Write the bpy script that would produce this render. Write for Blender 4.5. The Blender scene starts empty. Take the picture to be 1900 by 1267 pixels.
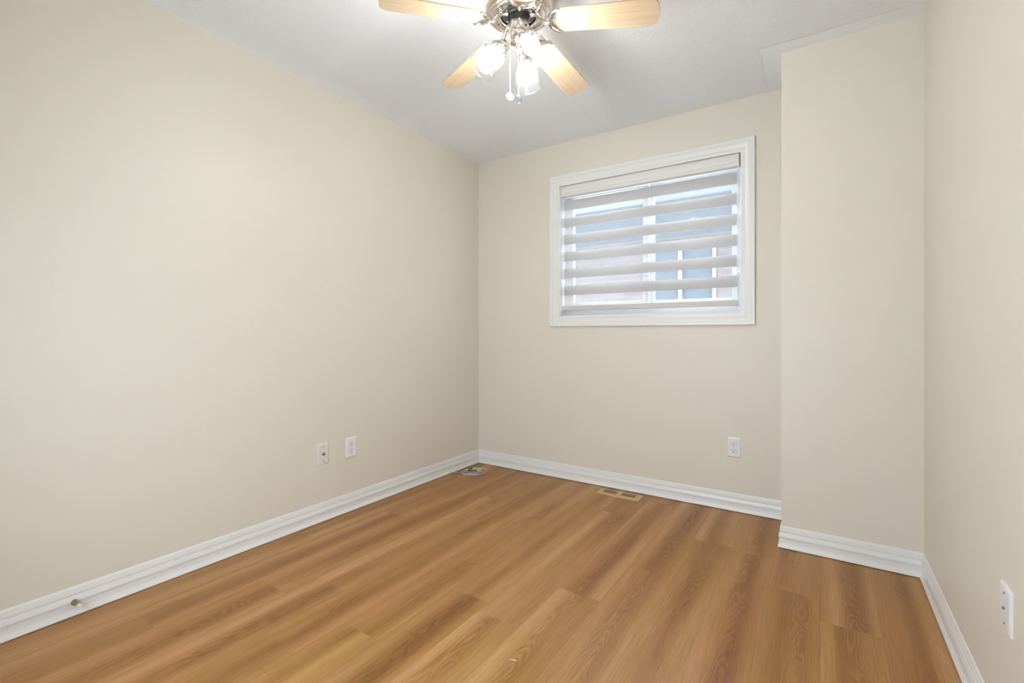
import bpy, bmesh, math, random
from mathutils import Vector, Matrix
random.seed(7)
PI = math.pi
scene = bpy.context.scene
COL = scene.collection

# ------------------------------------------------------------------ camera
W, H = 2.7098, 2.44            # room width (x), ceiling height
FY = -3.25                     # front wall behind the camera
CX, CD = 2.1755, 0.391         # boxed-out corner: its edge (x) and depth
cam_d = bpy.data.cameras.new('camera')
cam = bpy.data.objects.new('camera', cam_d)
COL.objects.link(cam)
cam.location = (2.3391, -3.0723, 1.0572)
cam.rotation_euler = (PI / 2, 0, 0.5841)
cam_d.sensor_width = 36
cam_d.lens = 873.47 * 36 / 1900
cam_d.shift_x = (950 - 946.13) / 1900
cam_d.shift_y = -(633.5 - 617.82) / 1900
cam_d.clip_start = 0.02
scene.camera = cam

# ------------------------------------------------------------------ world, exposure
world = bpy.data.worlds.new('overcast_sky')
scene.world = world
world.use_nodes = True
bg = world.node_tree.nodes['Background']
bg.inputs[0].default_value = (0.81, 0.90, 1.0, 1)
bg.inputs[1].default_value = 9.0
scene.view_settings.view_transform = 'Standard'
scene.view_settings.look = 'None'
scene.view_settings.exposure = 0.35
scene.view_settings.gamma = 1.0
scene.view_settings.use_curve_mapping = False
BULB_STRENGTH = 152.0
BULB_COLOR = (1.0, 0.985, 0.965, 1)

# ------------------------------------------------------------------ helpers
def tag(o, label=None, cat=None, group=None, kind=None):
    if label: o['label'] = label
    if cat: o['category'] = cat
    if group: o['group'] = group
    if kind: o['kind'] = kind
    return o

def empty(name, loc=(0, 0, 0), rot=(0, 0, 0)):
    o = bpy.data.objects.new(name, None)
    o.empty_display_size = 0.05
    COL.objects.link(o)
    o.location = loc
    o.rotation_euler = rot
    return o

def obj(name, bm, mats, parent=None, smooth=None, loc=None):
    bmesh.ops.recalc_face_normals(bm, faces=bm.faces[:])
    me = bpy.data.meshes.new(name)
    bm.to_mesh(me)
    bm.free()
    if not isinstance(mats, (list, tuple)): mats = [mats]
    for m in mats: me.materials.append(m)
    if smooth:
        me.polygons.foreach_set('use_smooth', [True] * len(me.polygons))
        me.set_sharp_from_angle(angle=math.radians(smooth))
    o = bpy.data.objects.new(name, me)
    COL.objects.link(o)
    if parent: o.parent = parent
    if loc: o.location = loc
    return o

def copy_tree(o, parent=None):
    c = o.copy()
    COL.objects.link(c)
    if parent: c.parent = parent
    for ch in list(o.children): copy_tree(ch, c)
    return c

def box(bm, x0, x1, y0, y1, z0, z1, bev=0.0, mi=0, M=None):
    r = bmesh.ops.create_cube(bm, size=1)
    vs = r['verts']
    for v in vs:
        v.co = Vector((x0 + (v.co.x + .5) * (x1 - x0), y0 + (v.co.y + .5) * (y1 - y0), z0 + (v.co.z + .5) * (z1 - z0)))
    fs = list({f for v in vs for f in v.link_faces})
    if bev:
        es = list({e for v in vs for e in v.link_edges})
        rb = bmesh.ops.bevel(bm, geom=es, offset=bev, segments=2, profile=.6, affect='EDGES', clamp_overlap=True)
        fs = list({f for v in rb['verts'] for f in v.link_faces})
        vs = list({v for f in fs for v in f.verts})
    for f in fs: f.material_index = mi
    if M is not None:
        for v in vs: v.co = M @ v.co
    return fs

def lathe(bm, prof, n=48, M=None, mi=0, cap=True):
    """prof: list of (r, z) revolved about z."""
    rings = []
    for r, z in prof:
        if r < 1e-6:
            rings.append([bm.verts.new((0, 0, z))])
        else:
            rings.append([bm.verts.new((r * math.cos(2 * PI * i / n), r * math.sin(2 * PI * i / n), z)) for i in range(n)])
    fs = []
    for a, b in zip(rings, rings[1:]):
        for i in range(n):
            j = (i + 1) % n
            if len(a) == 1 and len(b) == 1: continue
            if len(a) == 1: fs.append(bm.faces.new((a[0], b[j], b[i])))
            elif len(b) == 1: fs.append(bm.faces.new((a[i], a[j], b[0])))
            else: fs.append(bm.faces.new((a[i], a[j], b[j], b[i])))
    if cap:
        for rg in (rings[0], rings[-1]):
            if len(rg) > 2: fs.append(bm.faces.new(rg))
    for f in fs: f.material_index = mi
    if M is not None:
        for rg in rings:
            for v in rg: v.co = M @ v.co
    return rings

def tube(bm, pts, rad, n=10, mi=0, closed=False, M=None):
    pts = [Vector(p) for p in pts]
    N = len(pts)
    rads = rad if isinstance(rad, (list, tuple)) else [rad] * N
    up = None
    rings = []
    for i, p in enumerate(pts):
        if closed: t = pts[(i + 1) % N] - pts[i - 1]
        else: t = pts[min(i + 1, N - 1)] - pts[max(i - 1, 0)]
        t.normalize()
        if up is None:
            up = Vector((0, 0, 1)) if abs(t.z) < .9 else Vector((1, 0, 0))
        a = up - t * up.dot(t)
        a.normalize()
        b = t.cross(a)
        up = a
        rings.append([bm.verts.new(p + (a * math.cos(2 * PI * k / n) + b * math.sin(2 * PI * k / n)) * rads[i]) for k in range(n)])
    fs = []
    rng = range(N) if closed else range(N - 1)
    for i in rng:
        A, B = rings[i], rings[(i + 1) % N]
        for k in range(n):
            fs.append(bm.faces.new((A[k], A[(k + 1) % n], B[(k + 1) % n], B[k])))
    if not closed:
        fs.append(bm.faces.new(rings[0]))
        fs.append(bm.faces.new(rings[-1]))
    for f in fs: f.material_index = mi
    if M is not None:
        for rg in rings:
            for v in rg: v.co = M @ v.co

def ball(bm, c, r, mi=0, seg=12, sc=(1, 1, 1)):
    M = Matrix.Translation(c) @ Matrix.Diagonal((r * sc[0], r * sc[1], r * sc[2], 1))
    rr = bmesh.ops.create_uvsphere(bm, u_segments=seg, v_segments=max(6, seg // 2), radius=1, matrix=M)
    for f in {f for v in rr['verts'] for f in v.link_faces}: f.material_index = mi

def prism(bm, outline, z0, z1, mi=0, M=None):
    a = [bm.verts.new((x, y, z0)) for x, y in outline]
    b = [bm.verts.new((x, y, z1)) for x, y in outline]
    n = len(a)
    fs = [bm.faces.new(a), bm.faces.new(b)]
    for i in range(n): fs.append(bm.faces.new((a[i], a[(i + 1) % n], b[(i + 1) % n], b[i])))
    for f in fs: f.material_index = mi
    if M is not None:
        for v in a + b: v.co = M @ v.co
    return fs

def sweep_profile(bm, path, prof, closed=False, mi=0):
    """path: list of (point, inward dir for depth, up dir) mitred stations; prof: (depth, height)."""
    rings = []
    for p, d, u in path:
        p, d, u = Vector(p), Vector(d), Vector(u)
        rings.append([bm.verts.new(p + d * a + u * b) for a, b in prof])
    n = len(prof)
    fs = []
    N = len(rings)
    for i in range(N if closed else N - 1):
        A, B = rings[i], rings[(i + 1) % N]
        for k in range(n):
            fs.append(bm.faces.new((A[k], A[(k + 1) % n], B[(k + 1) % n], B[k])))
    if not closed:
        fs.append(bm.faces.new(rings[0]))
        fs.append(bm.faces.new(rings[-1]))
    for f in fs: f.material_index = mi

# ------------------------------------------------------------------ materials
class NT:
    def __init__(self, name):
        self.m = bpy.data.materials.new(name)
        self.m.use_nodes = True
        self.t = self.m.node_tree
        self.b = self.t.nodes['Principled BSDF']
        self.out = self.t.nodes['Material Output']
    def n(self, typ, **kw):
        nd = self.t.nodes.new(typ)
        for k, v in kw.items():
            if k.startswith('i_'):
                key = k[2:]
                nd.inputs[int(key) if key.isdigit() else key].default_value = v
            else: setattr(nd, k, v)
        return nd
    def l(self, a, b): self.t.links.new(a, b)
    def math(self, op, a, b=None, clamp=False):
        nd = self.n('ShaderNodeMath', operation=op, use_clamp=clamp)
        for i, v in enumerate((a, b)):
            if v is None: continue
            if hasattr(v, 'is_output'): self.l(v, nd.inputs[i])
            else: nd.inputs[i].default_value = v
        return nd.outputs[0]
    def mix(self, fac, a, b, blend='MIX'):
        nd = self.n('ShaderNodeMix', data_type='RGBA', blend_type=blend)
        for s, v in ((nd.inputs[0], fac), (nd.inputs[6], a), (nd.inputs[7], b)):
            if hasattr(v, 'is_output'): self.l(v, s)
            else: s.default_value = v
        return nd.outputs[2]
    def ramp(self, fac, stops):
        nd = self.n('ShaderNodeValToRGB')
        cr = nd.color_ramp
        while len(cr.elements) < len(stops): cr.elements.new(0.5)
        for e, (p, c) in zip(cr.elements, stops): e.position = p; e.color = c
        self.l(fac, nd.inputs[0])
        return nd.outputs[0]
    def smooth(self, v, a, b):
        nd = self.n('ShaderNodeMapRange', interpolation_type='SMOOTHSTEP')
        nd.inputs[1].default_value = a
        nd.inputs[2].default_value = b
        self.l(v, nd.inputs[0])
        return nd.outputs[0]
    def bump(self, h, strength, dist):
        nd = self.n('ShaderNodeBump')
        nd.inputs['Strength'].default_value = strength
        nd.inputs['Distance'].default_value = dist
        self.l(h, nd.inputs['Height'])
        self.l(nd.outputs[0], self.b.inputs['Normal'])

def c4(c): return (c[0], c[1], c[2], 1)

def simple(name, col, rough=.5, metal=0.0, spec=.5, noise=0.0, nscale=40, coat=0.0, bump=0.0):
    k = NT(name)
    k.b.inputs['Base Color'].default_value = c4(col)
    k.b.inputs['Roughness'].default_value = rough
    k.b.inputs['Metallic'].default_value = metal
    k.b.inputs['Specular IOR Level'].default_value = spec
    k.b.inputs['Coat Weight'].default_value = coat
    if noise or bump:
        tc = k.n('ShaderNodeTexCoord')
        nz = k.n('ShaderNodeTexNoise', i_Scale=nscale, i_Detail=4.0)
        k.l(tc.outputs['Object'], nz.inputs['Vector'])
        if noise:
            lo = c4([x * (1 - noise) for x in col])
            hi = c4([min(1, x * (1 + noise)) for x in col])
            k.l(k.mix(nz.outputs[0], lo, hi), k.b.inputs['Base Color'])
        if bump: k.bump(nz.outputs[0], bump, .001)
    return k.m

WALL_COL = (0.742, 0.692, 0.598)
def wall_material():
    k = NT('cream_eggshell_paint')
    k.b.inputs['Roughness'].default_value = .46
    k.b.inputs['Specular IOR Level'].default_value = .5
    tc = k.n('ShaderNodeTexCoord')
    nz = k.n('ShaderNodeTexNoise', i_Scale=220.0, i_Detail=3.0)
    k.l(tc.outputs['Object'], nz.inputs['Vector'])
    n2 = k.n('ShaderNodeTexNoise', i_Scale=1.7, i_Detail=2.0)
    k.l(tc.outputs['Object'], n2.inputs['Vector'])
    k.l(k.mix(n2.outputs[0], c4([x * .985 for x in WALL_COL]), c4([x * 1.015 for x in WALL_COL])), k.b.inputs['Base Color'])
    k.bump(nz.outputs[0], .10, .0006)
    return k.m

def ceiling_material():
    k = NT('white_stipple_ceiling')
    k.b.inputs['Roughness'].default_value = .9
    k.b.inputs['Specular IOR Level'].default_value = .15
    tc = k.n('ShaderNodeTexCoord')
    sep = k.n('ShaderNodeSeparateXYZ')
    k.l(tc.outputs['Object'], sep.inputs[0])
    x, y = sep.outputs[0], sep.outputs[1]
    # smooth border strip along every wall and around the boxed corner
    d = k.math('MINIMUM', x, k.math('SUBTRACT', W, x))
    d = k.math('MINIMUM', d, k.math('MULTIPLY', y, -1.0))
    d = k.math('MINIMUM', d, k.math('SUBTRACT', y, FY))
    dx = k.math('SUBTRACT', CX, x)
    dy = k.math('SUBTRACT', k.math('MULTIPLY', y, -1.0), CD)
    dc = k.math('MAXIMUM', dx, dy)
    wob = k.n('ShaderNodeTexNoise', i_Scale=9.0, i_Detail=2.0)
    k.l(tc.outputs['Object'], wob.inputs['Vector'])
    d = k.math('ADD', d, k.math('MULTIPLY', k.math('SUBTRACT', wob.outputs[0], .5), .03))
    dc = k.math('ADD', dc, k.math('MULTIPLY', k.math('SUBTRACT', wob.outputs[0], .5), .03))
    mask = k.math('MULTIPLY', k.smooth(d, .03, .15), k.smooth(dc, .085, .10))
    vo = k.n('ShaderNodeTexVoronoi', feature='SMOOTH_F1', i_Scale=190.0)
    k.l(tc.outputs['Object'], vo.inputs['Vector'])
    nz = k.n('ShaderNodeTexNoise', i_Scale=260.0, i_Detail=4.0, i_Roughness=.6)
    k.l(tc.outputs['Object'], nz.inputs['Vector'])
    h = k.math('ADD', k.math('MULTIPLY', k.math('SUBTRACT', 1.0, vo.outputs[0]), .5), nz.outputs[0])
    h = k.math('MULTIPLY', h, mask)
    k.l(k.mix(k.math('MULTIPLY', nz.outputs[0], mask), c4((.865, .885, .91)), c4((.945, .96, .98))), k.b.inputs['Base Color'])
    k.bump(h, .85, .0055)
    return k.m

def floor_material():
    k = NT('oak_laminate_planks')
    uv = k.n('ShaderNodeUVMap', uv_map='plank')
    tn = k.n('ShaderNodeUVMap', uv_map='tone')
    s = k.n('ShaderNodeSeparateXYZ'); k.l(uv.outputs[0], s.inputs[0])
    t = k.n('ShaderNodeSeparateXYZ'); k.l(tn.outputs[0], t.inputs[0])
    u, v = s.outputs[0], s.outputs[1]
    r1, r2 = t.outputs[0], t.outputs[1]
    seed = k.math('MULTIPLY', r1, 37.0)
    def vec(a, b, c):
        nd = k.n('ShaderNodeCombineXYZ')
        for i, q in enumerate((a, b, c)): k.l(q, nd.inputs[i])
        return nd.outputs[0]
    def noise(su, sv, det=3.0, rough=.5, dist=0.0):
        nd = k.n('ShaderNodeTexNoise', i_Scale=1.0, i_Detail=det, i_Roughness=rough, i_Distortion=dist)
        k.l(vec(k.math('MULTIPLY', u, su), k.math('MULTIPLY', v, sv), seed), nd.inputs['Vector'])
        return nd.outputs[0]
    # flowing warp of the grain
    warp = k.math('SUBTRACT', noise(2.2, 9.0, 2.0), .5)
    warp2 = k.math('SUBTRACT', noise(7.0, 26.0, 3.0), .5)
    vc = k.math('ADD', v, k.math('MULTIPLY', k.math('SUBTRACT', r2, .5), .05))
    vw = k.math('ADD', vc, k.math('ADD', k.math('MULTIPLY', warp, .075), k.math('MULTIPLY', warp2, .012)))
    v2 = k.math('MULTIPLY', k.math('MULTIPLY', vw, vw), 520.0)
    rr = k.math('ADD', v2, k.math('ADD', k.math('MULTIPLY', u, 2.1), k.math('MULTIPLY', warp, 5.0)))
    rings = k.math('ADD', k.math('MULTIPLY', k.math('SINE', k.math('MULTIPLY', rr, 21.0)), .5), .5)
    core = k.math('SUBTRACT', 1.0, k.smooth(k.math('ABSOLUTE', vw), .012, .062))
    patch = k.smooth(noise(1.5, 4.0, 2.0), .42, .62)
    ringf = k.math('MULTIPLY', k.math('MULTIPLY', rings, core), patch)
    fine = noise(7.0, 520.0, 3.0, .65)
    fine2 = noise(22.0, 900.0, 2.0, .6)
    broad = noise(.45, 12.0, 1.0, .4, .2)
    tone = k.math('ADD', k.math('MULTIPLY', k.math('SUBTRACT', broad, .5), .95), .5)
    tone = k.math('ADD', tone, k.math('MULTIPLY', k.math('SUBTRACT', r2, .5), .08))
    tone = k.math('ADD', tone, k.math('MULTIPLY', k.math('SUBTRACT', k.smooth(k.math('ABSOLUTE', vw), .0, .085), .55), .20))
    tone = k.math('ADD', tone, k.math('MULTIPLY', k.math('SUBTRACT', fine, .5), .95))
    tone = k.math('SUBTRACT', tone, k.math('MULTIPLY', ringf, .23))
    tone = k.math('ADD', tone, .06)
    col = k.ramp(tone, [(0.0, c4((.190, .073, .017))), (.30, c4((.285, .126, .031))), (.55, c4((.370, .180, .052))),
                        (.80, c4((.470, .252, .098))), (1.0, c4((.55, .325, .145)))])
    hue = noise(.9, 6.0, 2.0)
    col = k.mix(1.0, col, k.ramp(hue, [(.36, c4((1.0, 1.005, .88))), (.5, c4((1, 1, 1))), (.64, c4((1.035, .98, 1.08)))]), 'MULTIPLY')
    # pale pores
    pore = k.smooth(fine2, .66, .78)
    col = k.mix(k.math('MULTIPLY', pore, .28), col, c4((.62, .42, .25)))
    # joint line between planks
    edge = k.smooth(k.math('ABSOLUTE', v), .0889, .0903)
    col = k.mix(k.math('MULTIPLY', edge, .35), col, c4((.13, .06, .025)))
    k.l(col, k.b.inputs['Base Color'])
    k.l(k.math('ADD', k.math('MULTIPLY', fine, .10), .33), k.b.inputs['Roughness'])
    k.b.inputs['Specular IOR Level'].default_value = .36
    k.bump(k.math('SUBTRACT', fine, k.math('MULTIPLY', edge, 1.0)), .12, .0006)
    return k.m

def maple_material():
    k = NT('maple_blade_wood')
    tc = k.n('ShaderNodeTexCoord')
    mp = k.n('ShaderNodeMapping'); mp.inputs['Scale'].default_value = (3, 60, 20)
    k.l(tc.outputs['Object'], mp.inputs[0])
    nz = k.n('ShaderNodeTexNoise', i_Scale=1.0, i_Detail=5.0, i_Distortion=.6)
    k.l(mp.outputs[0], nz.inputs['Vector'])
    mp2 = k.n('ShaderNodeMapping'); mp2.inputs['Scale'].default_value = (5, 22, 5)
    k.l(tc.outputs['Object'], mp2.inputs[0])
    wv = k.n('ShaderNodeTexWave', wave_type='RINGS', i_Scale=.7, i_Distortion=5.0, i_Detail=2.0)
    k.l(mp2.outputs[0], wv.inputs['Vector'])
    f = k.math('ADD', k.math('MULTIPLY', nz.outputs[0], .93), k.math('MULTIPLY', wv.outputs[1], .07))
    k.l(k.ramp(f, [(.25, c4((.54, .40, .250))), (.5, c4((.60, .46, .305))), (.8, c4((.65, .52, .36)))]), k.b.inputs['Base Color'])
    k.b.inputs['Roughness'].default_value = .4
    return k.m

def clear_glass(name, tint=(.985, .99, .99), edge=(.72, .74, .74), refl=(.03, .55), haze=0.0):
    """Thin clear glass: straight-through transmission, tinted at grazing angles, with a Fresnel gloss."""
    k = NT(name)
    lw = k.n('ShaderNodeLayerWeight', i_Blend=.35)
    face = k.math('POWER', lw.outputs[1], 2.2)
    tr = k.n('ShaderNodeBsdfTransparent')
    k.l(k.mix(face, c4(tint), c4(edge)), tr.inputs[0])
    gl = k.n('ShaderNodeBsdfGlossy', i_Roughness=.04)
    mr = k.n('ShaderNodeMapRange')
    mr.inputs[3].default_value, mr.inputs[4].default_value = refl
    k.l(k.math('POWER', lw.outputs[1], 3.0), mr.inputs[0])
    mx = k.n('ShaderNodeMixShader')
    k.l(mr.outputs[0], mx.inputs[0]); k.l(tr.outputs[0], mx.inputs[1]); k.l(gl.outputs[0], mx.inputs[2])
    last = mx
    if haze:
        tl = k.n('ShaderNodeBsdfTranslucent'); tl.inputs[0].default_value = (.92, .93, .93, 1)
        mh = k.n('ShaderNodeMixShader'); mh.inputs[0].default_value = haze
        k.l(mx.outputs[0], mh.inputs[1]); k.l(tl.outputs[0], mh.inputs[2])
        last = mh
    k.l(last.outputs[0], k.out.inputs[0])
    k.t.nodes.remove(k.b)
    return k.m

def fabric_material(name, col, see, trans=.5):
    k = NT(name)
    tc = k.n('ShaderNodeTexCoord')
    mp = k.n('ShaderNodeMapping'); mp.inputs['Scale'].default_value = (55, 20, 900)
    k.l(tc.outputs['Object'], mp.inputs[0])
    nz = k.n('ShaderNodeTexNoise', i_Scale=1.0, i_Detail=3.0)
    k.l(mp.outputs[0], nz.inputs['Vector'])
    cc = k.mix(nz.outputs[0], c4([x * .90 for x in col]), c4([min(1, x * 1.08) for x in col]))
    di = k.n('ShaderNodeBsdfDiffuse'); k.l(cc, di.inputs[0])
    tl = k.n('ShaderNodeBsdfTranslucent'); k.l(cc, tl.inputs[0])
    m1 = k.n('ShaderNodeMixShader'); m1.inputs[0].default_value = trans
    k.l(di.outputs[0], m1.inputs[1]); k.l(tl.outputs[0], m1.inputs[2])
    last = m1
    if see > 0:
        tr = k.n('ShaderNodeBsdfTransparent')
        m2 = k.n('ShaderNodeMixShader'); m2.inputs[0].default_value = see
        k.l(m1.outputs[0], m2.inputs[1]); k.l(tr.outputs[0], m2.inputs[2])
        last = m2
    k.l(last.outputs[0], k.out.inputs[0])
    k.t.nodes.remove(k.b)
    return k.m

def emission(name, col, s):
    k = NT(name)
    e = k.n('ShaderNodeEmission'); e.inputs[0].default_value = col; e.inputs[1].default_value = s
    k.l(e.outputs[0], k.out.inputs[0])
    k.t.nodes.remove(k.b)
    return k.m

def brick_material():
    k = NT('pale_pink_brick')
    tc = k.n('ShaderNodeTexCoord')
    mp = k.n('ShaderNodeMapping'); mp.inputs['Rotation'].default_value = (PI / 2, 0, 0)
    k.l(tc.outputs['Object'], mp.inputs[0])
    br = k.n('ShaderNodeTexBrick', i_Scale=1.0)
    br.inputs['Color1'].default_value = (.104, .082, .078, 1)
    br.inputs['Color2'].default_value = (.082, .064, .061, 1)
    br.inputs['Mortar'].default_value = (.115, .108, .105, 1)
    br.inputs['Mortar Size'].default_value = .006
    br.inputs['Brick Width'].default_value = .215
    br.inputs['Row Height'].default_value = .072
    k.l(mp.outputs[0], br.inputs['Vector'])
    k.l(br.outputs[0], k.b.inputs['Base Color'])
    k.b.inputs['Roughness'].default_value = .9
    return k.m

M_wall = wall_material()
M_ceil = ceiling_material()
M_floor = floor_material()
M_trim = simple('white_semigloss_trim', (.80, .79, .775), .32, spec=.5)
M_vinyl = simple('white_vinyl', (.80, .815, .83), .35)
M_shell = simple('wall_core', (.6, .58, .55), .9)
M_maple = maple_material()
M_nickel = simple('polished_nickel', (.80, .765, .72), .13, 1.0)
M_brushed = simple('brushed_nickel', (.66, .62, .57), .28, 1.0)
M_black = simple('black_flywheel', (.012, .012, .013), .45)
M_dark = simple('dark_slot', (.01, .009, .008), .7)
M_shade = clear_glass('clear_glass_shade', edge=(.66, .67, .66), refl=(.035, .55), haze=.004)
M_bulb = emission('lit_bulb', BULB_COLOR, BULB_STRENGTH)
M_plate_white = simple('white_cover_plate', (.80, .80, .79), .30)
M_plate_ivory = simple('ivory_cover_plate', (.76, .72, .64), .32)
M_gap = simple('receptacle_gap', (.34, .31, .27), .6)
M_screw = simple('steel_screw', (.30, .29, .27), .35, .9)
M_pane = clear_glass('window_pane_glass', tint=(.95, .97, .98), edge=(.8, .85, .86), refl=(.012, .45))
M_band = fabric_material('linen_band_fabric', (.75, .735, .725), 0.0, .56)
M_sheer = fabric_material('sheer_band_fabric', (.80, .81, .83), .92, .5)
M_cass = simple('white_cassette', (.76, .745, .71), .45)
M_rail = simple('taupe_bottom_rail', (.62, .58, .55), .5)
M_clear = clear_glass('clear_plastic', tint=(.93, .95, .96), edge=(.55, .58, .6), refl=(.05, .5))
M_regwood = simple('pale_oak_register', (.56, .36, .185), .45, noise=.12, nscale=30)
M_louver = simple('brown_register_louver', (.26, .155, .078), .5)
M_cable = simple('pale_grey_cable', (.56, .60, .64), .4)
M_green = simple('green_connector', (.02, .23, .05), .4)
M_brass = simple('antique_brass', (.34, .25, .14), .3, 1.0)
M_rubber = simple('white_rubber_tip', (.74, .70, .66), .6)
M_pendant = simple('white_pendant', (.86, .85, .82), .3)
M_chain = simple('pale_pull_chain', (.80, .76, .68), .35, .3)
M_brick = brick_material()
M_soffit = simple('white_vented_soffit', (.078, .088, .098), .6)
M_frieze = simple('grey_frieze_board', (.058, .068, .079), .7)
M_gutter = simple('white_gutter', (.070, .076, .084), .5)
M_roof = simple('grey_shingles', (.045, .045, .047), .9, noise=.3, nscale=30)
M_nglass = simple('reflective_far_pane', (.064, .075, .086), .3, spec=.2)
M_paper = simple('white_scrap', (.8, .78, .74), .7)

# ================================================================== SETTING
T = .15
def struct(o): o['kind'] = 'structure'; return o

# floor: plank boards in one mesh
def build_floor():
    bm = bmesh.new()
    uvp = bm.loops.layers.uv.new('plank')
    uvt = bm.loops.layers.uv.new('tone')
    pw, off = .181, .164
    known = {6: -1.577, 5: -1.973, 2: -1.98, 8: -1.33, 7: -.43, 11: -.56, 4: -.95, 3: -.62, 9: -2.2, 10: -1.75, 1: -1.15, 12: -2.05, 0: -1.6, 13: -1.0}
    y1, y0 = T, FY - T
    for i in range(-2, 16):
        xa, xb = off + pw * (i - 1), off + pw * i
        xa2, xb2 = max(xa, -T), min(xb, W + T)
        if xb2 <= xa2: continue
        ref = known.get(i, -1.0 - .37 * i)
        L = 1.215
        cuts = [y0] + sorted(ref + L * q for q in range(-4, 5) if y0 + .02 < ref + L * q < y1 - .02) + [y1]
        for a, b in zip(cuts, cuts[1:]):
            r = (random.random(), random.random())
            uo = random.random() * 40
            vs = [bm.verts.new(p) for p in ((xa2, a, 0), (xb2, a, 0), (xb2, b, 0), (xa2, b, 0))]
            f = bm.faces.new(vs)
            xm = (xa + xb) / 2
            for lp in f.loops:
                lp[uvp].uv = (lp.vert.co.y - a + uo, lp.vert.co.x - xm)
                lp[uvt].uv = r
    # slab underneath
    box(bm, -T, W + T, y0, y1, -.12, -.003)
    o = obj('floor', bm, M_floor)
    return struct(o)
build_floor()

bm = bmesh.new(); box(bm, -T, W + T, FY - T, T, H, H + .12)
struct(obj('ceiling', bm, M_ceil))
bm = bmesh.new(); box(bm, -T, 0, FY - T, T, 0, H)
struct(obj('wall_left', bm, M_wall))
bm = bmesh.new(); box(bm, W, W + T, FY - T, T, 0, H)
struct(obj('wall_right', bm, M_wall))
def holed_wall(name, xs, zs, y0, y1):
    bm = bmesh.new()
    for i in range(3):
        for j in range(3):
            if i == 1 and j == 1: continue
            box(bm, xs[i], xs[i + 1], y0, y1, zs[j], zs[j + 1])
    return struct(obj(name, bm, M_wall))
holed_wall('wall_front', [0, .8, 2.05, W], [0, .40, 1.45, H], FY - T, FY)  # opening cut for the added fill-light window
bm = bmesh.new(); box(bm, CX, W, -CD, 0, 0, H)
struct(obj('wall_corner', bm, M_wall))

# back wall with window opening
OX0, OX1, OZ0, OZ1 = .738, 1.953, 1.172, 2.136        # rough opening (inside of jamb liner adds 12 mm)
holed_wall('wall_back', [0, OX0, OX1, W], [0, OZ0, OZ1, H], 0, T)

# baseboards
BB = [(0, .0035), (.0165, .0035), (.0165, .0055), (.0160, .0065), (.0098, .0235), (.0092, .0250), (.0092, .0505), (.0124, .0515), (.0130, .0535),
      (.0122, .058), (.0112, .063), (.0098, .068), (.0088, .0725), (.0082, .0745), (.0042, .0765), (.0042, .0792), (.0080, .0798), (.0078, .0865), (.0064, .0875),
      (.0064, .0925), (.0050, .0938), (.0046, .0995), (.0030, .1050), (.0015, .1072), (0, .1072)]
Z = Vector((0, 0, 1))
def baseboard(name, stations):
    bm = bmesh.new()
    sweep_profile(bm, [(p, d, Z) for p, d in stations], BB)
    return struct(obj(name, bm, M_trim, smooth=28))
baseboard('baseboard_left', [((0, FY, 0), (1, 1, 0)), ((0, 0, 0), (1, -1, 0))])
baseboard('baseboard_back', [((0, 0, 0), (1, -1, 0)), ((CX, 0, 0), (-1, -1, 0))])
baseboard('baseboard_corner', [((CX, 0, 0), (-1, -1, 0)), ((CX, -CD, 0), (-1, -1, 0)), ((W, -CD, 0), (-1, -1, 0))])
baseboard('baseboard_right', [((W, -CD, 0), (-1, -1, 0)), ((W, FY, 0), (-1, 1, 0))])
baseboard('baseboard_front', [((W, FY, 0), (-1, 1, 0)), ((0, FY, 0), (1, 1, 0))])

# ------------------------------------------------------------------ window
win = empty('window_1', (1.3455, 0, 1.172))
tag(win, 'white trimmed sliding window behind the striped blind on the back wall', 'window', kind='structure')
def wpart(name, bm, m, smooth=None, parent=win):
    o = obj(name, bm, m, parent, smooth)
    p = parent
    off = Vector((0, 0, 0))
    while p: off += p.location; p = p.parent
    for v in o.data.vertices: v.co -= off
    return o
# casing: mitred moulding, profile (distance out from the inner edge, projection)
ci = (.748, 1.943, 1.182, 2.126)
cp = [(0, 0), (0, .010), (.004, .0125), (.012, .0135), (.020, .0125), (.026, .0115), (.032, .0135), (.040, .0165), (.050, .018), (.054, .0175), (.056, .020), (.066, .0215), (.074, .021), (.0765, .018), (.0765, 0)]
bm = bmesh.new()
st = [((ci[0], 0, ci[2]), (-1, 0, -1)), ((ci[1], 0, ci[2]), (1, 0, -1)), ((ci[1], 0, ci[3]), (1, 0, 1)), ((ci[0], 0, ci[3]), (-1, 0, 1))]
sweep_profile(bm, [(p, d, (0, -1, 0)) for p, d in st], cp, closed=True)
wpart('window_casing', bm, M_trim, 28)
# jamb liner
def frame_boxes(bm, x0, x1, z0, z1, w, y0, y1, bev=0.0, wb=None):
    wb = wb or w
    box(bm, x0, x0 + w, y0, y1, z0, z1, bev)
    box(bm, x1 - w, x1, y0, y1, z0, z1, bev)
    box(bm, x0 + w, x1 - w, y0, y1, z1 - w, z1, bev)
    box(bm, x0 + w, x1 - w, y0, y1, z0, z0 + wb, bev)
bm = bmesh.new()
frame_boxes(bm, OX0, OX1, OZ0, OZ1, .011, -.001, .085)
wpart('window_jamb', bm, M_trim)
# vinyl main frame
bm = bmesh.new()
frame_boxes(bm, OX0, OX1, OZ0, OZ1, .045, .085, .16, .002, .06)
wpart('window_frame', bm, M_vinyl)
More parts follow.
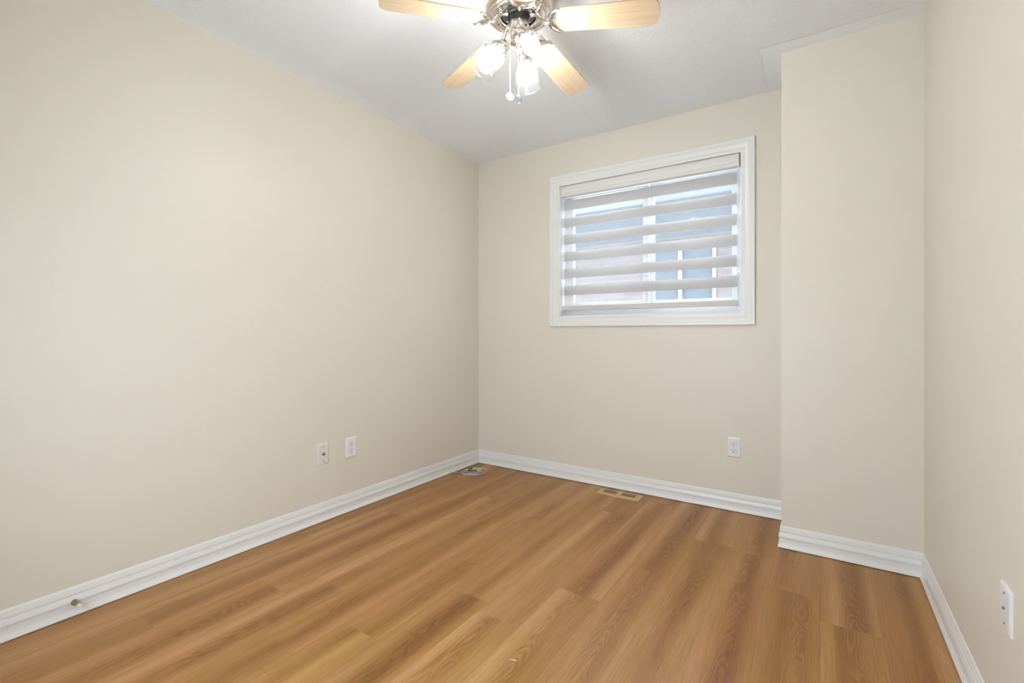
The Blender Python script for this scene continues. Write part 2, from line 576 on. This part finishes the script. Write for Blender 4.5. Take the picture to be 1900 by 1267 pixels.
# left sash (inner track) and right sash (outer track)
def sash(x0, x1, z0, z1, y0, y1, w, wl=None, wr=None):
    bm = bmesh.new()
    wl, wr = wl or w, wr or w
    box(bm, x0, x0 + wl, y0, y1, z0, z1, .003)
    box(bm, x1 - wr, x1, y0, y1, z0, z1, .003)
    box(bm, x0 + wl, x1 - wr, y0, y1, z1 - w, z1, .003)
    box(bm, x0 + wl, x1 - wr, y0, y1, z0, z0 + w + .008, .003)
    s = wpart('window_sash', bm, M_vinyl)
    bm = bmesh.new()
    box(bm, x0 + wl - .004, x1 - wr + .004, (y0 + y1) / 2 - .002, (y0 + y1) / 2 + .002, z0 + w, z1 - w + .004)
    g = wpart('window_pane', bm, M_pane, parent=s)
    return s
sash(.778, 1.372, 1.236, 2.080, .090, .116, .036, .036, .042)
sash(1.352, 1.912, 1.236, 2.076, .120, .146, .034, .046, .034)

# unseen window added behind the camera to let in fill daylight
fill_win = empty('added_fill_window', (1.425, FY, .40))
tag(fill_win, 'white framed window added behind the viewer for fill light', 'window', kind='structure')
bm = bmesh.new()
frame_boxes(bm, .8, 2.05, .40, 1.45, .04, FY - .12, FY - .06, .003)
wpart('window_frame', bm, M_vinyl, None, fill_win)
bm = bmesh.new(); box(bm, .83, 2.02, FY - .092, FY - .088, .43, 1.42)
wpart('window_pane', bm, M_pane, None, fill_win)
bm = bmesh.new()
st = [((.8, FY, .40), (-1, 0, -1)), ((2.05, FY, .40), (1, 0, -1)), ((2.05, FY, 1.45), (1, 0, 1)), ((.8, FY, 1.45), (-1, 0, 1))]
sweep_profile(bm, [(p, d, (0, 1, 0)) for p, d in st], cp, closed=True)
wpart('window_casing', bm, M_trim, 28, fill_win)

# ------------------------------------------------------------------ striped (day-night) roller blind
bl = empty('roller_blind', (1.34, .04, 1.19))
tag(bl, 'white striped day and night roller blind lowered inside the window', 'window blind')
def bpart(name, bm, m, smooth=None, parent=bl): return wpart(name, bm, m, smooth, parent)
bm = bmesh.new()
cz = [(.004, 2.1225), (.003, 2.116), (.003, 2.088), (.005, 2.080), (.006, 2.073), (.003, 2.069), (.003, 2.058), (.007, 2.050), (.020, 2.048), (.070, 2.052), (.072, 2.1225)]
a = [bm.verts.new((.751, y, z)) for y, z in cz]
b = [bm.verts.new((1.934, y, z)) for y, z in cz]
bm.faces.new(a); bm.faces.new(b)
for i in range(len(cz)):
    j = (i + 1) % len(cz)
    bm.faces.new((a[i], a[j], b[j], b[i]))
bpart('headrail', bm, M_cass, 25)
FX0, FX1 = .762, 1.913
def fabric(name, y, tops, bh, z_top, z_bot):
    """continuous cloth: solid bands alternating with sheer bands, in one mesh with two materials"""
    bm = bmesh.new()
    edges = [z_top]
    kinds = []
    for t in tops:
        edges += [t, t - bh]; kinds += [1, 0]
    edges.append(z_bot); kinds.append(1)
    nx = 14
    th = .0009
    for (za, zb), kd in zip(zip(edges, edges[1:]), kinds):
        if kd == 0:
            box(bm, FX0, FX1, y - th, y + th, zb, za, 0, 0)
        else:
            vs = [bm.verts.new(p) for p in ((FX0, y, za), (FX1, y, za), (FX1, y, zb), (FX0, y, zb))]
            f = bm.faces.new(vs); f.material_index = 1
    return bpart(name, bm, [M_band, M_sheer])
tops = [2.0255 - .1245 * q for q in range(6)]
fabric('front_fabric', .038, tops, .0700, 2.055, 1.255)
fabric('rear_fabric', .060, [t + .002 for t in tops], .0690, 2.055, 1.255)
bm = bmesh.new()
box(bm, .748, 1.917, .032, .066, 1.221, 1.257, .006)
bpart('bottom_rail', bm, M_rail, 30)
# bead chain with hold-down
bm = bmesh.new()
zz = 2.05
while zz > 1.415:
    ball(bm, (1.9275, .020, zz), .0021, 0, 8)
    ball(bm, (1.9275, .034, zz), .0021, 0, 8)
    zz -= .0058
ch = bpart('bead_chain', bm, M_vinyl, 40)
bm = bmesh.new()
box(bm, 1.922, 1.933, .012, .042, 1.385, 1.418, .003)
box(bm, 1.9235, 1.9315, .018, .036, 1.215, 1.386, .003)
bpart('chain_tensioner', bm, M_clear, 30, ch)

# ================================================================== CEILING FAN
FX, FYC = 1.3465, -1.5089
fan = empty('ceiling_fan', (FX, FYC, H))
tag(fan, 'five-blade maple and nickel ceiling fan with three lit glass lamps', 'ceiling fan')
def fz(z): return z - H
def fpart(name, bm, m, smooth=30, parent=fan, mat=None):
    o = obj(name, bm, m, parent, smooth)
    if mat is not None: o.matrix_local = mat
    return o
# brushed upper shell against the ceiling
bm = bmesh.new()
lathe(bm, [(.118, 0), (.133, -.004), (.135, -.02), (.135, -.088), (.1335, -.094)], 64)
fpart('motor_canopy', bm, M_brushed)
# polished motor bowl with flutes, ring of vent holes
bm = bmesh.new()
n = 72
prof = [(.134, fz(2.350)), (.1335, fz(2.338)), (.1325, fz(2.325)), (.1300, fz(2.314)), (.1250, fz(2.306)), (.1180, fz(2.3015)), (.1100, fz(2.3000)), (.1085, fz(2.2980)), (.1050, fz(2.2995)), (.1030, fz(2.2982)), (.074, fz(2.2975)), (.0705, fz(2.2995)), (.069, fz(2.318))]
lathe(bm, prof, n, cap=False)
for q in range(36):                                     # cast rope ribs round the shoulder of the bowl
    a0 = 2 * PI * q / 36
    pts = []
    for s in range(6):
        r = .1340 - .0004 * s - .00012 * s * s
        z = fz(2.348) - .0050 * s
        a1 = a0 + .018 * s
        pts.append((r * math.cos(a1), r * math.sin(a1), z))
    tube(bm, pts, [.0012, .0024, .0028, .0028, .0024, .0010], 6)
for q in range(20):
    for dr, da in ((.0785, 0), (.0895, .0)):
        a0 = 2 * PI * q / 20 + (.09 if dr > .08 else -.02)
        if q % 2: continue
        M = Matrix.Translation((dr * math.cos(a0), dr * math.sin(a0), fz(2.2976)))
        lathe(bm, [(.0034, .0008), (.0034, -.0008)], 10, M, 1)
housing = fpart('motor_housing', bm, [M_nickel, M_dark], 35)
# black flywheel with arm screws
bm = bmesh.new()
lathe(bm, [(.0675, fz(2.318)), (.0675, fz(2.306)), (.064, fz(2.304)), (.046, fz(2.3035)), (.0415, fz(2.300)), (.036, fz(2.272)), (0, fz(2.271))], 48, cap=False)
for q in range(10):
    a0 = .2923 + 2 * PI * (q // 2) / 5 + (.27 if q % 2 else -.27)
    ball(bm, (.0565 * math.cos(a0), .0565 * math.sin(a0), fz(2.3035)), .0042, 1, 10, (1, 1, .6))
fpart('flywheel', bm, [M_black, M_nickel], 30)
# switch housing and light fitter
bm = bmesh.new()
lathe(bm, [(.030, fz(2.2735)), (.0375, fz(2.2735)), (.0392, fz(2.270)), (.0395, fz(2.240)), (.0375, fz(2.234)), (.033, fz(2.232)), (.030, fz(2.232))], 48)
sw = fpart('switch_housing', bm, M_brushed, 30)
bm = bmesh.new()
aS = .5841 - math.radians(47)
M = Matrix.Translation((.0392 * math.cos(aS), .0392 * math.sin(aS), fz(2.250))) @ Matrix.Rotation(aS, 4, 'Z') @ Matrix.Rotation(PI / 2, 4, 'Y')
lathe(bm, [(.0045, -.002), (.0045, .0025), (.003, .004)], 14, M)
fpart('reverse_switch', bm, M_black, 30, sw)
bm = bmesh.new()
lathe(bm, [(.034, fz(2.233)), (.0345, fz(2.226)), (.032, fz(2.214)), (.024, fz(2.200)), (.016, fz(2.192)), (.014, fz(2.186)), (.010, fz(2.183)), (.006, fz(2.176)), (0, fz(2.174))], 40)
fpart('light_fitter', bm, M_nickel, 30)

# blades with irons
def blade_outline():
    u0, u1, w0, w1, rc = .150, .533, .0550, .0612, .034
    pts = []
    # inner end: shallow round
    for q in range(9):
        a = PI / 2 + PI * q / 8
        pts.append((u0 + .012 + .028 * math.cos(a), w0 * .97 * math.sin(a)))
    # outer end lower corner (v negative), then tip, then upper corner
    for q in range(9):
        a = -PI / 2 + (PI / 2) * q / 8
        pts.append((u1 - rc - .004 + rc * math.cos(a), -(w1 - rc) + rc * math.sin(a)))
    pts.append((u1 - .0005, 0))
    for q in range(9):
        a = (PI / 2) * q / 8
        pts.append((u1 - rc - .004 + rc * math.cos(a), (w1 - rc) + rc * math.sin(a)))
    return pts
TH0, PITCH, BZ, DROOP = .2923, -.1937, 2.2455, .0851
proto = None
for q in range(5):
    ang = TH0 + q * 2 * PI / 5
    Mb = Matrix.Translation((0, 0, fz(BZ))) @ Matrix.Rotation(.0258, 4, 'Y') @ Matrix.Rotation(ang, 4, 'Z') @ Matrix.Translation((.35, 0, 0)) @ Matrix.Rotation(DROOP, 4, 'Y') @ Matrix.Translation((-.35, 0, 0)) @ Matrix.Rotation(PITCH, 4, 'X')
    if proto is None:
        bm = bmesh.new()
        fs = prism(bm, blade_outline(), -.0028, .0028)
        bmesh.ops.bevel(bm, geom=[e for e in bm.edges if abs(e.verts[0].co.z - e.verts[1].co.z) < 1e-6], offset=.0012, segments=2, affect='EDGES')
        bl_o = fpart('fan_blade', bm, M_maple, 40, mat=Mb)
        # iron: curved arm, outer crescent, inner crescent, end beads
        bm = bmesh.new()
        unp = (Matrix.Translation((.35, 0, 0)) @ Matrix.Rotation(DROOP, 4, 'Y') @ Matrix.Translation((-.35, 0, 0)) @ Matrix.Rotation(PITCH, 4, 'X')).inverted()
        zz0 = fz(2.302) - fz(BZ)
        arm = [unp @ Vector((.048, 0, zz0)), unp @ Vector((.060, 0, zz0 - .001)), unp @ Vector((.074, 0, zz0 - .007)), unp @ Vector((.088, 0, zz0 - .020)), Vector((.103, 0, -.0085)), Vector((.122, 0, -.0075))]
        fine = []
        for s in range(len(arm) - 1):
            for t in (0, .34, .67): fine.append(arm[s].lerp(arm[s + 1], t))
        fine.append(arm[-1])
        for _ in range(2):
            fine = [fine[0]] + [(fine[i - 1] + fine[i] * 2 + fine[i + 1]) / 4 for i in range(1, len(fine) - 1)] + [fine[-1]]
        tube(bm, fine, [.0098 - .0030 * i / len(fine) for i in range(len(fine))], 12)
        def arc(c, r, a0, a1, z, k=22): return [(c + r * math.cos(a0 + (a1 - a0) * i / k), r * math.sin(a0 + (a1 - a0) * i / k), z) for i in range(k + 1)]
        outer = arc(.1735, .0535, PI - 1.45, PI + 1.45, -.0065)
        tube(bm, outer, [.0025 + .0030 * math.sin(PI * i / 22) for i in range(23)], 8)
        innr = arc(.208, .0640, PI - .98, PI + .98, -.0062)
        tube(bm, innr, [.0022 + .0020 * math.sin(PI * i / 22) for i in range(23)], 8)
        # web plate of the crescent under the blade root
        vs_o = arc(.1735, .0535, PI - 1.40, PI + 1.40, -.0045)
        vs_i = arc(.208, .0640, PI - .95, PI + .95, -.0045)
        A = [bm.verts.new(p) for p in vs_o]; B = [bm.verts.new(p) for p in vs_i]
        A2 = [bm.verts.new((p[0], p[1], -.0030)) for p in vs_o]; B2 = [bm.verts.new((p[0], p[1], -.0030)) for p in vs_i]
        for i in range(22):
            bm.faces.new((A[i], A[i + 1], B[i + 1], B[i])); bm.faces.new((A2[i], B2[i], B2[i + 1], A2[i + 1]))
            bm.faces.new((A[i], A2[i], A2[i + 1], A[i + 1])); bm.faces.new((B[i], B[i + 1], B2[i + 1], B2[i]))
        ball(bm, (.120, 0, -.010), .0055, 0, 10)
        ir = fpart('blade_iron', bm, M_nickel, 40, bl_o)
        proto = bl_o
    else:
        c = copy_tree(proto, fan)
        c.matrix_local = Mb

# lamp heads: socket cup, bell shade, bulb
LAMP_ANG = [math.radians(33.5 + a) for a in (-66, 71, 190)]
TILT = math.radians(42)
pl = None
for ang in LAMP_ANG:
    # local frame: +z runs down the shade axis
    d_out = Vector((math.cos(ang), math.sin(ang), 0))
    ax = d_out * math.sin(TILT) - Z * math.cos(TILT)
    yv = Z.cross(d_out)
    xv = yv.cross(ax)
    Ml = Matrix((( xv.x, yv.x, ax.x, d_out.x * .055), (xv.y, yv.y, ax.y, d_out.y * .055), (xv.z, yv.z, ax.z, fz(2.186)), (0, 0, 0, 1)))
    if pl is None:
        bm = bmesh.new()
        tube(bm, [(.030, 0, -.034), (.018, 0, -.026), (.004, 0, -.016), (0, 0, -.004)], .0075, 12)
        lathe(bm, [(.0, -.010), (.016, -.008), (.021, -.002), (.0235, .010), (.0235, .020), (.0215, .022), (.0, .022)], 32)
        for k3 in range(3):
            a3 = 2 * PI * k3 / 3
            ball(bm, (.0255 * math.cos(a3), .0255 * math.sin(a3), .013), .003, 0, 8)
        s1 = fpart('lamp_socket', bm, M_nickel, 30, mat=Ml)
        bm = bmesh.new()
        out = [(.0262, .004), (.0262, .012), (.0300, .022), (.0385, .036), (.0445, .052), (.0480, .072), (.0500, .092), (.0520, .112), (.0550, .130), (.0570, .138)]
        inn = [(r - .0026, z) for r, z in reversed(out)]
        rings = lathe(bm, out + [(.0565, .1395), (.0550, .1392)] + inn, 48, cap=False)
        for i in range(48):
            j = (i + 1) % 48
            bm.faces.new((rings[-1][i], rings[-1][j], rings[0][j], rings[0][i]))
        s2 = fpart('lamp_shade', bm, M_shade, 40, mat=Ml)
        s2['label'] = 'clear glass bell shade'
        bm = bmesh.new()
        lathe(bm, [(0, .022), (.0135, .022), (.0140, .036), (.018, .046), (.0245, .056), (.0258, .0585)], 28, mi=1, cap=False)
        lathe(bm, [(.0258, .0585), (.0282, .064), (.0305, .074), (.0315, .084), (.0295, .096), (.023, .107), (.012, .1135), (0, .115)], 28, cap=False)
        bmesh.ops.remove_doubles(bm, verts=bm.verts[:], dist=1e-6)
        s3 = fpart('light_bulb', bm, [M_bulb, M_plate_white], 60, mat=Ml)
        s3['label'] = 'glowing white bulb'
        pl = (s1, s2, s3)
    else:
        for s in pl:
            c = copy_tree(s, fan); c.matrix_local = Ml

# pull chains
Rv = Vector((math.cos(.5841), math.sin(.5841), 0)); Fv = Vector((-math.sin(.5841), math.cos(.5841), 0))
def pull_chain(lat, dep, zt, zb, mat, label, clear):
    p = Rv * lat + Fv * dep
    bm = bmesh.new()
    if clear:
        z = zt
        while z > zb:
            ball(bm, (p.x, p.y, fz(z)), .0014, 0, 8); z -= .0040
    else:
        tube(bm, [(p.x, p.y, fz(zt)), (p.x, p.y, fz((zt + zb) / 2)), (p.x, p.y, fz(zb))], .0013, 8)
        ball(bm, (p.x, p.y, fz(zb)), .0028, 0, 8)
    c = fpart('pull_chain', bm, M_chain, 40)
    bm = bmesh.new()
    # flat round medallion hanging from the chain, turned to the side
    Mp = Matrix.Translation((p.x, p.y, fz(zb) - .018)) @ Matrix.Rotation(.5841 + .35, 4, 'Z') @ Matrix.Rotation(PI / 2, 4, 'X')
    lathe(bm, [(0, -.0032), (.010, -.0032), (.0145, -.0022), (.0162, 0), (.0145, .0022), (.010, .0032), (0, .0032)], 28, Mp)
    if clear:
        lathe(bm, [(.0085, .0034), (.0100, .0046), (.0115, .0030)], 28, Mp, cap=False)
        lathe(bm, [(.0, .0046), (.003, .0044), (.0045, .0030)], 20, Mp, cap=False)
    pd = fpart('chain_pendant', bm, mat, 40, c)
    pd['label'] = label
pull_chain(-.034, -.020, 2.245, 1.994, M_pendant, 'white round pendant', False)
pull_chain(-.002, -.037, 2.222, 1.976, M_clear, 'clear round pendant', True)

# ================================================================== WALL PLATES
def plate_mesh(mat, w=.0725, h=.1165):
    bm = bmesh.new()
    hw, hh = w / 2, h / 2
    a = [(-hw, 0, -hh), (hw, 0, -hh), (hw, 0, hh), (-hw, 0, hh)]
    lay = [(0, 0), (.0035, 0), (.0058, .0035), (.0064, .0075)]
    rings = [[bm.verts.new((x - math.copysign(i, x), -d, z - math.copysign(i, z))) for x, _, z in a] for d, i in lay]
    for A, B in zip(rings, rings[1:]):
        for q in range(4): bm.faces.new((A[q], A[(q + 1) % 4], B[(q + 1) % 4], B[q]))
    bm.faces.new(rings[-1]); bm.faces.new(rings[0])
    return bm
RX = Matrix.Rotation(PI / 2, 4, 'X')       # lathe axis to -y (towards the room)
def receptacle(bm, cz):
    r, fl = .0172, .0122
    pts = []
    a0 = math.asin(fl / r)
    for q in range(13): pts.append((r * math.cos(-a0 + 2 * a0 * q / 12), r * math.sin(-a0 + 2 * a0 * q / 12)))
    for q in range(13): pts.append((r * math.cos(PI - a0 + 2 * a0 * q / 12), r * math.sin(PI - a0 + 2 * a0 * q / 12)))
    M = Matrix.Translation((0, 0, cz)) @ RX
    prism(bm, [(x * 1.06, y * 1.06) for x, y in pts], .0060, .0066, 2, M)       # shadow gap around the face
    prism(bm, pts, .0060, .0082, 0, M)
    box(bm, -.0078, -.0054, -.0086, -.0080, cz - .0015, cz + .0070, 0, 1)
    box(bm, .0054, .0078, -.0086, -.0080, cz - .0005, cz + .0065, 0, 1)
    lathe(bm, [(.0030, .0080), (.0030, .0086)], 12, Matrix.Translation((0, 0, cz - .0075)) @ RX, 1)
def screw(bm, z, mi=0, r=.0034):
    M = Matrix.Translation((0, 0, z)) @ RX
    lathe(bm, [(r, .0055), (r, .0070), (r * .6, .0078), (0, .0080)], 14, M, mi)
    box(bm, -r * .8, r * .8, -.0082, -.0078, z - .0004, z + .0004, 0, 1)
def outlet(loc, rz, label):
    o = empty('power_outlet', loc, (0, 0, rz))
    tag(o, label, 'power outlet', 'white duplex outlets')
    obj('cover_plate', plate_mesh(M_plate_white), M_plate_white, o)
    for cz in (.0195, -.0195):
        bm = bmesh.new(); receptacle(bm, cz)
        obj('receptacle', bm, [M_plate_white, M_dark, M_gap], o, 35)
    bm = bmesh.new(); screw(bm, 0, 0, .003)
    obj('screw', bm, [M_plate_ivory, M_dark], o, 35)
    return o
out1 = outlet((1.906, 0, .3775), 0, 'white duplex outlet on the back wall below the window')
out2 = copy_tree(out1)
out2.location = (0, -1.253, .378); out2.rotation_euler = (0, 0, PI / 2)
out2['label'] = 'white duplex outlet on the left wall beside the ivory cable plate'

jack = empty('cable_jack_plate', (0, -1.444, .378), (0, 0, PI / 2))
tag(jack, 'ivory cable wall plate with round metal connector on the left wall', 'wall plate')
obj('cover_plate', plate_mesh(M_plate_ivory), M_plate_ivory, jack)
for z in (.042, -.042):
    bm = bmesh.new(); screw(bm, z)
    obj('screw', bm, [M_screw, M_dark], jack, 35)
bm = bmesh.new()
lathe(bm, [(.0075, .006), (.0075, .0085), (.0050, .0088), (.0050, .0165), (.0032, .0168), (.0030, .0100), (0, .0100)], 20, RX)
c = obj('coax_connector', bm, M_screw, jack, 30); c['label'] = 'dark metal screw-on connector'

bp = empty('wall_plate', (W, -1.486, .4015), (0, 0, -PI / 2))
tag(bp, 'white wall plate with two screws on the right wall above the baseboard', 'wall plate')
obj('cover_plate', plate_mesh(M_plate_white, .0725, .107), M_plate_white, bp)
for z in (.036, -.036):
    bm = bmesh.new(); screw(bm, z, 0, .0030)
    obj('screw', bm, [M_screw, M_dark], bp, 35)
bm = bmesh.new()
lathe(bm, [(.0036, .006), (.0036, .0095), (.0024, .0105), (0, .0105)], 16, RX)
obj('center_post', bm, M_screw, bp, 35)

# ================================================================== FLOOR REGISTER
reg = empty('floor_register', (1.238, -.107, 0))
tag(reg, 'pale oak floor register with two brown louver panels by back baseboard', 'floor vent')
bm = bmesh.new()
X, Y, h = .1415, .0570, .0075
slots = [(-.108, -.016), (.016, .108)]
sy = .029
def reg_face():
    lay = [(0, 0, 0), (.002, .002, .003), (.016, .014, h)]
    rings = [[bm.verts.new((sx * (X - a), syy * (Y - b), z)) for sx, syy in ((-1, -1), (1, -1), (1, 1), (-1, 1))] for a, b, z in lay]
    for A, B in zip(rings, rings[1:]):
        for q in range(4): bm.faces.new((A[q], A[(q + 1) % 4], B[(q + 1) % 4], B[q]))
    xi, yi = X - .016, Y - .014
    xs = [-xi, slots[0][0], slots[0][1], slots[1][0], slots[1][1], xi]
    ys = [-yi, -sy, sy, yi]
    g = [[bm.verts.new((x, y, h)) for y in ys] for x in xs]
    for i in range(5):
        for j in range(3):
            if j == 1 and i in (1, 3):
                for (p, q2) in (((i, j), (i + 1, j)), ((i + 1, j), (i + 1, j + 1)), ((i + 1, j + 1), (i, j + 1)), ((i, j + 1), (i, j))):
                    P, Q = g[p[0]][p[1]], g[q2[0]][q2[1]]
                    P2 = bm.verts.new((P.co.x, P.co.y, .0012)); Q2 = bm.verts.new((Q.co.x, Q.co.y, .0012))
                    bm.faces.new((P, Q, Q2, P2))
                continue
            bm.faces.new((g[i][j], g[i + 1][j], g[i + 1][j + 1], g[i][j + 1]))
reg_face()
bmesh.ops.remove_doubles(bm, verts=bm.verts[:], dist=1e-5)
obj('register_frame', bm, M_regwood, reg)
for x0, x1 in slots:
    bm = bmesh.new()
    box(bm, x0, x1, -sy, sy, .0006, .0014, 0, 1)
    k = 0
    yy = -sy + .003
    while yy < sy - .002:
        M = Matrix.Translation(((x0 + x1) / 2, yy, .0042)) @ Matrix.Rotation(.75, 4, 'X')
        box(bm, -(x1 - x0) / 2, (x1 - x0) / 2, -.0028, .0028, -.0006, .0006, 0, 0, M)
        yy += .0052
    c = obj('louver', bm, [M_louver, M_dark], reg); c['label'] = 'dark brown slatted grille'

# ================================================================== CABLE COIL
cab = empty('cable_coil', (.130, -.262, 0))
tag(cab, 'coiled pale grey cable with green connector on floor in the corner', 'cable')
rnd = random.Random(4)
bm = bmesh.new()
pts = []
turns = 4
N = 44
# long tail leaving towards the baseboard on the left
pts += [(-.104, -.128, .022), (-.102, -.112, .016), (-.100, -.090, .010), (-.085, -.072, .005), (-.074, -.050, .005)]
for i in range(turns * N):
    a = PI * 1.12 + 2 * PI * i / N
    kq = i / N
    ra = .074 + .012 * math.sin(kq * 2.3) - .004 * kq
    rb = .076 + .010 * math.cos(kq * 1.9 + .6) - .003 * kq
    ox, oy = .006 * math.sin(kq * 3.1), .006 * math.cos(kq * 2.7)
    pts.append((ra * math.cos(a) + ox, rb * math.sin(a) + oy, .0035 + .0024 * kq + .0012 * math.sin(5 * a)))
# last loop springs out to the right and returns
for i in range(26):
    a = PI * 1.12 + PI * .35 + 2 * PI * i / 30
    pts.append((.036 + .080 * math.cos(a), .022 + .068 * math.sin(a), .0135 + .004 * math.sin(a)))
for _ in range(2):
    pts = [pts[0]] + [tuple((pts[i - 1][q] + 2 * pts[i][q] + pts[i + 1][q]) / 4 for q in range(3)) for i in range(1, len(pts) - 1)] + [pts[-1]]
tube(bm, pts, .0021, 8)
obj('cable', bm, M_cable, cab, 60)
Mg = Matrix.Translation((-.030, .034, .0195)) @ Matrix.Rotation(.75, 4, 'Z')
bm = bmesh.new()
box(bm, -.020, .014, -.0065, .0065, -.006, .006, .002, 0, Mg)
box(bm, .013, .044, -.0048, .0048, -.0048, .0048, .0015, 1, Mg)
c = obj('plug', bm, [M_green, M_cable], cab, 30); c['label'] = 'green connector plug'
bm = bmesh.new()
tube(bm, [(.030, .052, .004), (.028, .054, .018), (.034, .060, .024), (.041, .064, .020), (.041, .062, .006)], .0016, 8)
tube(bm, [(.036, .062, .021), (.052, .078, .024)], .0013, 8)
obj('twist_tie', bm, M_plate_white, cab, 60)

# ================================================================== DOOR STOP
ds = empty('door_stop', (.0105, -2.502, .052))
tag(ds, 'small antique brass door stop on left baseboard with white tip', 'door stop')
MY = Matrix.Rotation(PI / 2, 4, 'Y')
bm = bmesh.new()
lathe(bm, [(0, 0), (.0108, 0), (.0108, .004), (.0098, .009), (.0086, .016), (.0072, .028), (.0066, .046), (0, .046)], 24, MY)
obj('stop_body', bm, M_brass, ds, 35)
bm = bmesh.new()
lathe(bm, [(0, .0455), (.0088, .0455), (.0094, .050), (.0094, .060), (.0080, .064), (0, .0645)], 24, MY)
c = obj('rubber_tip', bm, M_rubber, ds, 35); c['label'] = 'white rubber tip'

# scrap lying on the floor
sc = empty('paper_scrap', (1.509, -1.798, 0))
bm = bmesh.new()
tube(bm, [(-.011, -.006, .0012), (-.004, -.001, .0016), (.004, .001, .0016), (.010, .001, .0024), (.012, -.003, .003)], [.0006, .0011, .0012, .0010, .0005], 6)
obj('scrap_sliver', bm, M_paper, sc, 60)
tag(sc, 'tiny curled white scrap lying on the middle of the floor', 'scrap')

# ================================================================== HOUSE NEXT DOOR
HY = 3.0
hs = empty('neighbour_house', (0.9, HY, -3.0))
tag(hs, 'pale brick house next door seen through the blind and window', 'house')
def hpart(name, bm, m, parent=hs): return wpart(name, bm, m, None, parent)
wx0, wx1, wz0, wz1 = .45, 1.29, .95, 2.19
bm = bmesh.new()
xs, zs = [-5, wx0, wx1, 7], [-3, wz0, wz1, 2.27]
for i in range(3):
    for j in range(3):
        if i == 1 and j == 1: continue
        box(bm, xs[i], xs[i + 1], HY, HY + .2, zs[j], zs[j + 1])
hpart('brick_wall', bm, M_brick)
bm = bmesh.new(); box(bm, -5, 7, HY - .02, HY + .2, 2.27, 2.46)
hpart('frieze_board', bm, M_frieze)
bm = bmesh.new()
yy = HY + .02
while yy > 2.38:                                     # ribbed soffit panels
    box(bm, -5, 7, yy - .036, yy, 2.46, 2.475); box(bm, -5, 7, yy - .040, yy - .036, 2.468, 2.478); yy -= .040
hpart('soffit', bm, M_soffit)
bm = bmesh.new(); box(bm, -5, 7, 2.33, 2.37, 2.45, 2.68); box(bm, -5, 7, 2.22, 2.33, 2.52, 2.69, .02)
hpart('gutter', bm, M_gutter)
bm = bmesh.new()
vs = [bm.verts.new(p) for p in ((-5, 2.30, 2.69), (7, 2.30, 2.69), (7, 7.5, 3.6), (-5, 7.5, 3.6), (-5, 2.30, 2.67), (7, 2.30, 2.67), (7, 7.5, 3.55), (-5, 7.5, 3.55))]
for f in ((0, 1, 2, 3), (4, 5, 6, 7), (0, 1, 5, 4), (2, 3, 7, 6), (1, 2, 6, 5), (0, 3, 7, 4)): bm.faces.new([vs[i] for i in f])
hpart('roof', bm, M_roof)
bm = bmesh.new()
frame_boxes(bm, wx0, wx1, wz0, wz1, .038, HY - .025, HY + .08)
box(bm, (wx0 + wx1) / 2 - .018, (wx0 + wx1) / 2 + .018, HY - .02, HY + .05, wz0 + .01, wz1 - .01)
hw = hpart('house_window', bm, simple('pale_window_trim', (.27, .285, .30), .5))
bm = bmesh.new(); box(bm, wx0 + .02, wx1 - .02, HY + .045, HY + .055, wz0 + .02, wz1 - .02)
hpart('pane', bm, M_nglass, hw)
